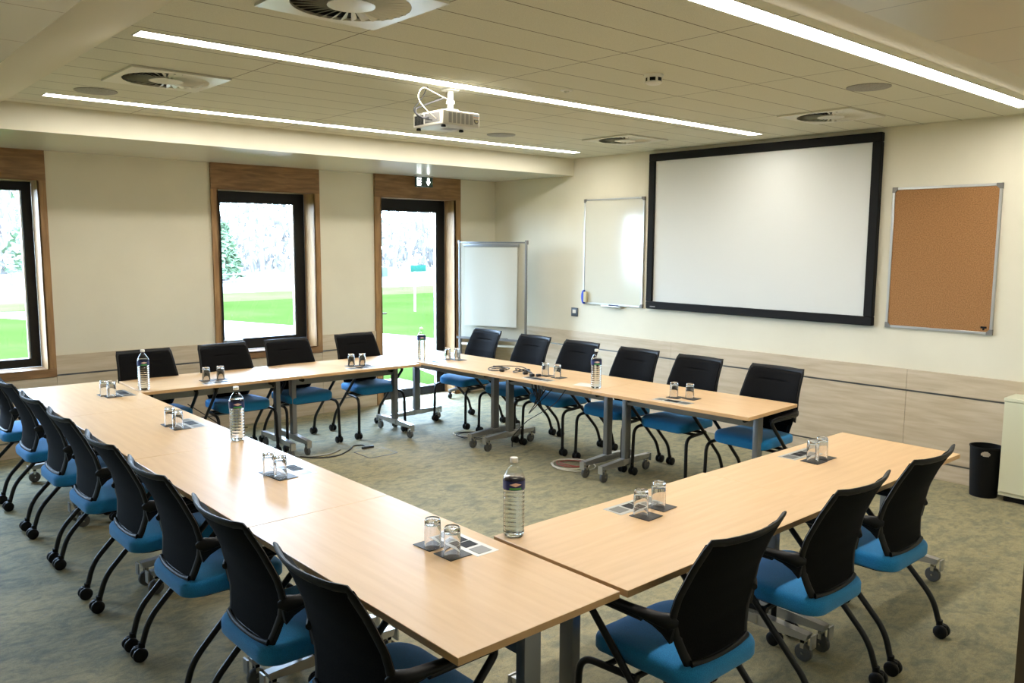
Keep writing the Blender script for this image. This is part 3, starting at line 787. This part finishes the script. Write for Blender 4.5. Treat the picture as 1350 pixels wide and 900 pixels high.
e = framed('whiteboard', 'tall white magnetic board with thin aluminium frame left of the screen', 'whiteboard', -2.481, -1.60, 1.213, 2.402, .018, M['board'])
MB().box(-.05, 0, -2.20, -1.92, 1.193, 1.203, .003).box(-.053, -.045, -2.20, -1.92, 1.193, 1.212, .002).build('pen_tray', M['alu'], e)
t = thing('marker_pen', (-.028, -2.08, 1.2125), 0, 'dark blue marker pen lying in the whiteboard tray', 'pen')
MB().lathe([(.004, -.07), (.0085, -.066), (.0085, .03)], 12, axis='Y').build('barrel', M['label'], t)
MB().lathe([(.0095, .03), (.0095, .065), (.006, .07)], 12, axis='Y').build('cap', M['dark'], t)
t = thing('board_eraser', (-.022, -1.635, 1.29), 0, 'blue board eraser with pale felt stuck at the lower left of the whiteboard', 'eraser')
prof = []
for k in range(13):
    a = -PI/2+PI*k/12; prof.append((.035*math.cos(a), .078*math.sin(a)))
MB().prism([(.0+p[0], p[1]) for p in prof], -.03, 0, 'YZ').build('shell', M['blue_plastic'], t)
MB().box(-.031, -.002, -.045, -.0, -.06, .06, .006).build('felt_pad', M['felt'], t)
e = framed('cork_board', 'cork noticeboard with thin silver frame right of the screen', 'noticeboard', -5.941, -5.115, 1.216, 2.375, .02, M['cork'])
MB().box(-.0165, -.0155, -5.90, -5.855, 1.262, 1.278).box(-.0165, -.0155, -5.885, -5.87, 1.248, 1.262).build('maker_mark', M['dark'], e)
e = on_wall('wall_socket', 'dark grey wall plate with white insert below the whiteboard', 'socket')
MB().box(-.012, 0, -1.507, -1.405, 1.05, 1.152, .003).build('plate', mat('slate_plate', lin(62, 72, 82), .45), e)
MB().box(-.016, -.01, -1.482, -1.430, 1.088, 1.128, .002).build('insert', M['white'], e)

# exit sign
e = thing('exit_sign', (-1.265, -.20, 2.545), 0, 'small lit exit sign with running figure and arrow above the glass door', 'exit sign')
MB().box(-.125, .125, -.008, .008, 0, .132, .004).build('panel', M['sign_panel'], e)
MB().box(-.13, .13, -.02, .02, .118, .135, .004).build('housing', M['alu'], e)
m = MB()
m.box(-.10, -.092, -.012, -.0085, .018, .105).box(-.10, -.045, -.012, -.0085, .098, .105).box(-.10, -.06, -.012, -.0085, .018, .022)
m.lathe([(.0085, -.012), (.0085, -.0085)], 12, (-.058, 0, .088), axis='Y')
def bar(mb, p, q, w_):
    p = Vector((p[0], -.0102, p[1])); q = Vector((q[0], -.0102, q[1])); mb.tube([p, q], w_, 6, upv=(0, 1, 0), flat=.3)
bar(m, (-.062, .076), (-.068, .050), .009); bar(m, (-.068, .050), (-.050, .038), .006); bar(m, (-.050, .038), (-.052, .020), .005)
bar(m, (-.070, .050), (-.080, .032), .006); bar(m, (-.080, .032), (-.094, .030), .005); bar(m, (-.062, .074), (-.042, .062), .005); bar(m, (-.064, .074), (-.080, .064), .005)
m.build('running_figure', M['sign_glow'], e)
m = MB(); m.prism([(.045, .105), (.045, .065), (.028, .065), (.058, .020), (.088, .065), (.071, .065), (.071, .105)], -.012, -.0085, 'XZ'); m.build('arrow', M['sign_glow'], e)

# flip chart on castors
bx = math.atan2(-.93, .363)
e = thing('flip_chart', (-.700, -.135, 0), bx, 'mobile flip chart board with blank paper pad in the corner beside the glass door', 'flip chart')
Wb = .93
FB = mat('flip_chart_enamel', lin(176, 174, 158), .4, spec=.4); FF = mat('flip_chart_frame', lin(128, 131, 133), .4, .5); FP = mat('flip_chart_paper', lin(184, 184, 172), .85)
m = MB().box(.02, Wb-.02, .0, .018, .735, 1.905); m.build('board_panel', FB, e)
m = MB()
for q in ((0, .022, .55, 1.93), (Wb-.022, Wb, .14, 1.935)): m.box(q[0], q[1], -.006, .024, q[2], q[3], .003)
m.box(.02, Wb-.02, -.004, .022, 1.90, 1.918, .002).box(.02, Wb-.02, -.004, .022, .722, .738, .002)
m.build('frame', FF, e)
m = MB()
for k in (0, Wb): m.box(k-.016, k+.016, -.002, .02, 1.885, 1.935, .004)
m.build('corner_cap', M['grey_cap'], e)
P = MB(); P.slab(lambda u, v, k: Vector((.105+.715*u, -.022-(.004 if k == 0 else 0)-.018*(1-v)**2-.004*math.sin(u*9+v*1.5)*(1-v)**.5, .90+.965*v)), 20, 16); P.build('paper_pad', FP, e, ang=60)
MB().box(.085, .84, -.034, -.012, 1.855, 1.895, .004).build('clamp_bar', FF, e)
MB().box(.02, Wb-.02, -.09, 0, .735, .745, .003).box(.02, Wb-.02, -.095, -.09, .735, .762).build('pen_tray', FF, e)
for k in (.012, Wb-.012):
    lg = MB().box(k-.018, k+.018, 0, .03, .11, .74, .004).build('leg', FF, e)
    MB().box(k-.018, k+.018, -.25, .25, .085, .115, .004).build('foot', FF, lg)
    for sy in (-.235, .225):
        MB().lathe([(.01, -.012), (.033, -.01), (.035, 0), (.033, .01), (.01, .012)], 16, (k, sy, .035), axis='X').box(k-.016, k+.016, sy-.012, sy+.012, .05, .088, .003).build('caster', M['black_plastic'], lg)
MB().box(.02, Wb-.02, .005, .025, .645, .675, .003).build('cross_bar', M['white'], e)
t = thing('marker_pen', (-.470, -.735, .7545), bx, 'black marker pen lying in the flip chart tray', 'pen')
MB().lathe([(.004, -.07), (.0085, -.066), (.0085, .065), (.006, .07)], 12, (0, -.05, 0), axis='X').build('barrel', M['dark'], t)

# bin + cabinet
e = thing('waste_bin', (-.20, -6.02, 0), 0, 'black plastic waste bin with oval hand hole against the panelling', 'bin')
def bin_r(z): return .093+.018*(z/.385)
nb = 96; nz = 56; mb = MB()
def bp(i, z, off=0):
    a = 2*PI*i/nb; r = bin_r(z)-off; return (r*math.cos(a), r*math.sin(a), z)
hole_a = math.atan2(-8.2+6.02, -7+.2)
V = [[[mb.bm.verts.new(bp(i, .385*j/nz, o_)) for i in range(nb)] for j in range(nz+1)] for o_ in (0, .004)]
def in_hole(i, j):
    a = 2*PI*(i+.5)/nb; z = .385*(j+.5)/nz
    for ha in (hole_a, hole_a+PI):
        d = (a-ha+PI) % (2*PI)-PI
        if (d*.11/.036)**2+((z-(.343 if ha == hole_a else .292))/(.020 if ha == hole_a else .026))**2 < 1: return True
    return False
for k in (0, 1):
    for j in range(nz):
        for i in range(nb):
            if in_hole(i, j): continue
            q = V[k]; i2 = (i+1) % nb; mb.bm.faces.new((q[j][i], q[j][i2], q[j+1][i2], q[j+1][i]))
for i in range(nb):
    i2 = (i+1) % nb; mb.bm.faces.new((V[0][nz][i], V[0][nz][i2], V[1][nz][i2], V[1][nz][i]))
mb.bm.faces.new(V[0][0]); mb.build('bin_body', M['bin'], e, norm=False)
MB().lathe([(.111, .378), (.115, .380), (.115, .388), (.107, .388), (.107, .380)], 40, cap0=False, cap1=False).build('rim', M['bin'], e)
e = thing('low_cabinet', (0, 0, 0), 0, 'cream low cabinet standing against the right wall beside the bin', 'cabinet')
cx, cy = -.262, -6.142
MB().box(cx, -.022, cy-1.0, cy, .045, .757, .002, 1).build('carcass', M['cab'], e)
MB().box(cx-.01, -.022, cy-1.0, cy+.004, .760, .785, .002, 1).build('top', M['cab'], e)
MB().box(cx+.03, -.022, cy-.98, cy-.03, 0, .045).build('plinth', M['dark'], e)
for k in range(2):
    dd = MB().box(cx-.012, cx-.001, cy-.498-.5*k, cy-.002-.5*k, .075, .752, .001, 1).build('door', M['cab'], e)
    MB().tube([(cx-.012, cy-.45+.0*k-.1*k, .5), (cx-.035, cy-.45-.1*k, .5), (cx-.035, cy-.45-.1*k, .62), (cx-.012, cy-.45-.1*k, .62)], .005, 6, fil=.01).build('handle', M['alu'], dd)

# item on the window sill
e = thing('sill_box', (-3.50, .08, .7652), .1, 'small pale electrical box lying on the sill of the middle window', 'box')
MB().box(-.095, .095, -.035, .035, 0, .125, .006).build('case', mat('pale_grey_case', lin(140, 152, 162), .5), e)
MB().box(-.06, .08, -.037, -.034, .08, .11, .001).build('dark_front', M['strip'], e)
MB().box(-.03, .05, -.039, -.036, .087, .103, .001).build('display', M['label'], e)

# ------------------------------------------------------------------ ceiling things
LEDW = .0575
for (y, x0, x1, lab) in ((-1.905, -5.58, -.47, 'recessed light strip nearest the windows'), (-4.045, -5.66, -.40, 'recessed light strip across the middle of the ceiling'), (-6.175, -5.66, -.37, 'recessed light strip nearest the camera above the front right tables')):
    e = thing('linear_light', (0, y, ZC), 0, lab, 'ceiling light', 'recessed linear ceiling lights')
    MB().box(x0, x1, -LEDW, LEDW, -.0025, -.0005).build('diffuser', M['led'], e)
    m = MB(); m.box(x0-.006, x1+.006, LEDW, LEDW+.006, -.005, 0).box(x0-.006, x1+.006, -LEDW-.006, -LEDW, -.005, 0).box(x0-.006, x0, -LEDW, LEDW, -.005, 0).box(x1, x1+.006, -LEDW, LEDW, -.005, 0)
    m.build('housing', M['white_metal'], e)
def vent():
    e = thing('ceiling_vent', (0, 0, ZC), 0, 'x', 'ceiling vent', 'square ceiling vents with swirl blades')
    # plate with round opening
    m = MB(); S = .285; n = 48; R_ = .245; zt, zb_ = -.001, -.012
    def sqp(a):
        c, s = math.cos(a), math.sin(a); k = S/max(abs(c), abs(s)); return c*k, s*k
    for i in range(n):
        a0, a1 = 2*PI*i/n, 2*PI*(i+1)/n
        for z in (zb_, zt):
            m.poly([(R_*math.cos(a0), R_*math.sin(a0), z), (R_*math.cos(a1), R_*math.sin(a1), z), (*sqp(a1), z), (*sqp(a0), z)])
        m.poly([(*sqp(a0), zb_), (*sqp(a1), zb_), (*sqp(a1), zt), (*sqp(a0), zt)])
        m.poly([(R_*math.cos(a0), R_*math.sin(a0), zb_), (R_*math.cos(a1), R_*math.sin(a1), zb_), (R_*math.cos(a1), R_*math.sin(a1), zt), (R_*math.cos(a0), R_*math.sin(a0), zt)])
    m.build('face_plate', M['white_metal'], e, norm=False)
    MB().lathe([(.2445, -.0015), (.2445, -.0005)], 48).build('duct_shade_disc', M['dark'], e)  # flat dark disc on the ceiling, painted shade in place of a cavity
    MB().lathe([(.070, -.020), (.098, -.016), (.096, -.004)], 32).build('hub', M['white_metal'], e)
    m = MB()
    nb_ = 32
    for i in range(nb_):
        a = 2*PI*i/nb_; c, s = math.cos(a), math.sin(a)
        r0, r1 = .075, .244; t0, t1 = -.0165, -.0045
        w0, w1 = .0045, .0150
        def P_(r, off, z): return (r*c-off*s, r*s+off*c, z)
        m.poly([P_(r0, -w0, t1), P_(r1, -w1, t1-.000), P_(r1, w1, t0), P_(r0, w0, t0)])
    m.build('swirl_blades', M['white_metal'], e, norm=False)
    return e
v0 = vent()
VL = [(-5.175, -5.16, 'square swirl vent at the top edge of the picture, nearest the camera'), (-5.165, -3.00, 'square swirl vent above the left row of tables'),
      (-.955, -5.03, 'square swirl vent above the screen, nearest the cork board'), (-.96, -3.00, 'square swirl vent above the left part of the screen')]
for i, (x, y, lab) in enumerate(VL):
    c = v0 if i == 0 else copy_tree(v0); place(c, x, y, ZC, 0, lab)
for i, (x, y, lab) in enumerate([(-1.87, -5.75, 'round ceiling loudspeaker grille near the cork board'), (-5.36, -2.27, 'round ceiling loudspeaker grille near the left vent'), (-2.02, -2.45, 'round ceiling loudspeaker grille beyond the projector')]):
    tag(MB().lathe([(.13, 0), (.13, -.004), (.122, -.007), (.0001, -.008)], 40, (0, 0, 0), cap0=False).build('ceiling_speaker', M['grille'], loc=(x, y, ZC)), lab, 'loudspeaker', 'round ceiling loudspeakers')
e = thing('smoke_detector', (-3.13, -5.08, ZC), 0, 'white smoke detector on the ceiling above the screen row', 'smoke detector')
MB().lathe([(.055, 0), (.055, -.012), (.050, -.020)], 28).build('base', M['white'], e)
MB().lathe([(.046, -.045), (.046, -.020)], 28).build('sensor_chamber', M['dark'], e)
m = MB().lathe([(.047, -.040), (.047, -.048), (.036, -.056)], 28)
for i in range(6):
    a = i*PI/3; m.box(.040, .049, -.007, .007, -.046, -.018, at=Matrix.Rotation(a, 4, 'Z'))
m.build('cover', M['white'], e)
e = thing('presence_sensor', (-3.144, -4.387, ZC), 0, 'tiny flush white presence sensor on the ceiling', 'sensor')
MB().lathe([(.04, 0), (.04, -.003), (.03, -.006)], 24).build('ring', M['white'], e)
MB().lathe([(.018, -.005), (.012, -.014), (.0005, -.017)], 16).build('lens', M['board'], e)

# projector
e = thing('projector', (-3.765, -3.935, 2.622), 0, 'white ceiling projector with grey side vents', 'projector')
w2, d2, h2 = .145, .157, .088
MB().box(-w2, w2, -d2, d2, 0, h2, .008, 3).build('body', M['proj'], e)
m = MB()
for i in range(6): m.box(-.100+i*.033, -.076+i*.033, -d2-.0015, -d2+.002, .012, .076, .001, 1)
m.build('side_vent', M['proj_vent'], e)
m = MB()
for i in range(4): m.box(.096+i*.0115, .104+i*.0115, -d2-.002, -d2+.002, .068, .073, .001, 1)
m.build('control_buttons', M['blue_btn'], e)
m = MB()
for i in range(4): m.box(.096+i*.0115, .104+i*.0115, -d2-.002, -d2+.002, .059, .064, .001, 1)
m.build('indicator_buttons', M['orange_btn'], e)
m = MB(); m.prism([(.117+.020*math.cos(a), .047+.026*math.sin(a)) for a in [PI+PI*k/10 for k in range(11)]], -d2-.002, -d2+.002, 'XZ')
m.build('focus_recess', M['grey_cap'], e)
m = MB(); m.prism([(.117+.013*math.cos(a), .042+.014*math.sin(a)) for a in [PI+PI*k/10 for k in range(11)]], -d2-.004, -d2-.001, 'XZ'); m.build('focus_knob', M['felt'], e)
MB().box(-w2-.002, -w2+.004, -d2+.03, .03, .018, .076, .002, 1).build('connector_panel', M['grey_cap'], e)
m = MB()
for i in range(9): m.box(-w2-.003, -w2+.002, .042+i*.011, .048+i*.011, .014, .072)
m.build('rear_vent', M['dark'], e)
MB().lathe([(.036, w2-.01), (.036, w2+.018), (.030, w2+.020), (.028, w2+.005)], 24, (0, .07, .045), axis='X').build('lens', M['dark'], e)
m = MB()
for (x, y) in ((-.12, .13), (-.12, -.13), (.12, .0)): m.lathe([(.014, -.014), (.016, -.010), (.012, .001)], 14, (x, y, 0))
m.build('foot', M['dark'], e)
MB().box(-.01, .07, -.03, .05, -.0015, .001).build('rating_label', M['proj_vent'], e)
e = thing('projector_mount', (-3.765, -3.935, 0), 0, 'white ceiling mount holding the projector', 'mount')
MB().lathe([(.055, ZC-.012), (.062, ZC-.001)], 28, (.055, .03, 0)).build('ceiling_plate', M['white'], e)
MB().lathe([(.019, 2.745), (.019, ZC-.01)], 20, (.055, .03, 0)).lathe([(.028, 2.78), (.028, 2.80)], 20, (.055, .03, 0)).build('pole', M['white'], e)
m = MB().box(.01, .10, .0, .06, 2.735, 2.748, .003).box(.01, .016, .0, .06, 2.712, 2.742).box(.094, .10, .0, .06, 2.712, 2.742)
for s in (-1, 1): m.tube([(.055, .03, 2.716), (.055+s*.09, .03+.09, 2.7135), (.055+s*.09, .10, 2.7125)], .008, 6); m.tube([(.055, .03, 2.716), (.055+s*.08, -.10, 2.7135)], .008, 6)
m.build('bracket', M['white'], e)
pc = Vector((-3.765, -3.935, 2.622))
def cable(pts, r, m_, label, nm='projector_cable'):
    return tag(MB().tube([pc+Vector(p) for p in pts], r, 8, fil=.07).build(nm, m_), label, 'cable')
cable([(-.152, -.10, .035), (-.215, -.09, .075), (-.26, -.05, .15), (-.20, -.02, .235), (-.08, .01, .21), (.02, .02, .185)], .0035, M['cable_w'], 'white cable looping from the back of the projector to its mount')
cable([(-.152, -.02, .05), (-.20, .01, .045), (-.215, .05, .10), (-.10, .03, .15), (.0, .02, .19)], .007, M['cable_b'], 'thick dark cable rising from the projector connectors')
cable([(-.152, -.06, .03), (-.21, -.03, .04), (-.235, .04, .09), (-.14, .07, .17), (-.10, .06, .25)], .004, M['cable_b'], 'thin dark cable going from the projector up to the ceiling')

# ------------------------------------------------------------------ light
wd = bpy.data.worlds.new('world'); SC.world = wd; wd.use_nodes = True
nt = wd.node_tree; bg = nt.nodes['Background']
tc = nt.nodes.new('ShaderNodeTexCoord'); sep = nt.nodes.new('ShaderNodeSeparateXYZ'); nt.links.new(tc.outputs['Generated'], sep.inputs[0])
r = ramp(nt, [(0, (.42, .56, .85, 1)), (.5, (.60, .76, 1, 1)), (.75, (.50, .68, 1, 1))])
mr = N(nt, 'ShaderNodeMapRange'); mr.inputs[1].default_value = -1; mr.inputs[2].default_value = 1
nt.links.new(sep.outputs[2], mr.inputs[0]); nt.links.new(mr.outputs[0], r.inputs[0]); nt.links.new(r.outputs[0], bg.inputs['Color'])
bg.inputs['Strength'].default_value = 50.0
for i, (a, c, z0, z1) in enumerate(OPEN):
    ld = bpy.data.lights.new('portal', 'AREA'); ld.shape = 'RECTANGLE'; ld.size = c-a; ld.size_y = z1-z0; ld.cycles.is_portal = True
    lo = bpy.data.objects.new('daylight_portal', ld); COL.objects.link(lo); lo.location = ((a+c)/2, .32, (z0+z1)/2); lo.rotation_euler = (-PI/2, 0, 0)

# ------------------------------------------------------------------ camera
cam = bpy.data.cameras.new('camera'); co = bpy.data.objects.new('camera', cam); COL.objects.link(co)
cam.sensor_width = 36; cam.lens = 1090.18*36/1350; cam.clip_start = .02; cam.clip_end = 300
Sx = 1.121; co.location = (-6.2566*Sx, -7.3343*Sx, 1.6972*Sx)
yaw, pit, rol = .7274, -.1184, .0054
fw = Vector((math.cos(pit)*math.sin(yaw), math.cos(pit)*math.cos(yaw), math.sin(pit)))
rt = Vector((math.cos(yaw), -math.sin(yaw), 0)); up = rt.cross(fw)
r2 = rt*math.cos(rol)+up*math.sin(rol); u2 = -rt*math.sin(rol)+up*math.cos(rol)
co.rotation_euler = Matrix((r2, u2, -fw)).transposed().to_euler()
SC.camera = co

SC.view_settings.view_transform = 'Standard'; SC.view_settings.look = 'None'; SC.view_settings.gamma = 1
SC.view_settings.use_curve_mapping = False; SC.view_settings.exposure = 0
cy_ = SC.cycles
cy_.max_bounces = 10; cy_.diffuse_bounces = 5; cy_.glossy_bounces = 4; cy_.transmission_bounces = 10; cy_.transparent_max_bounces = 12
cy_.caustics_reflective = False; cy_.caustics_refractive = False
cy_.use_denoising = True; cy_.sample_clamp_indirect = 6
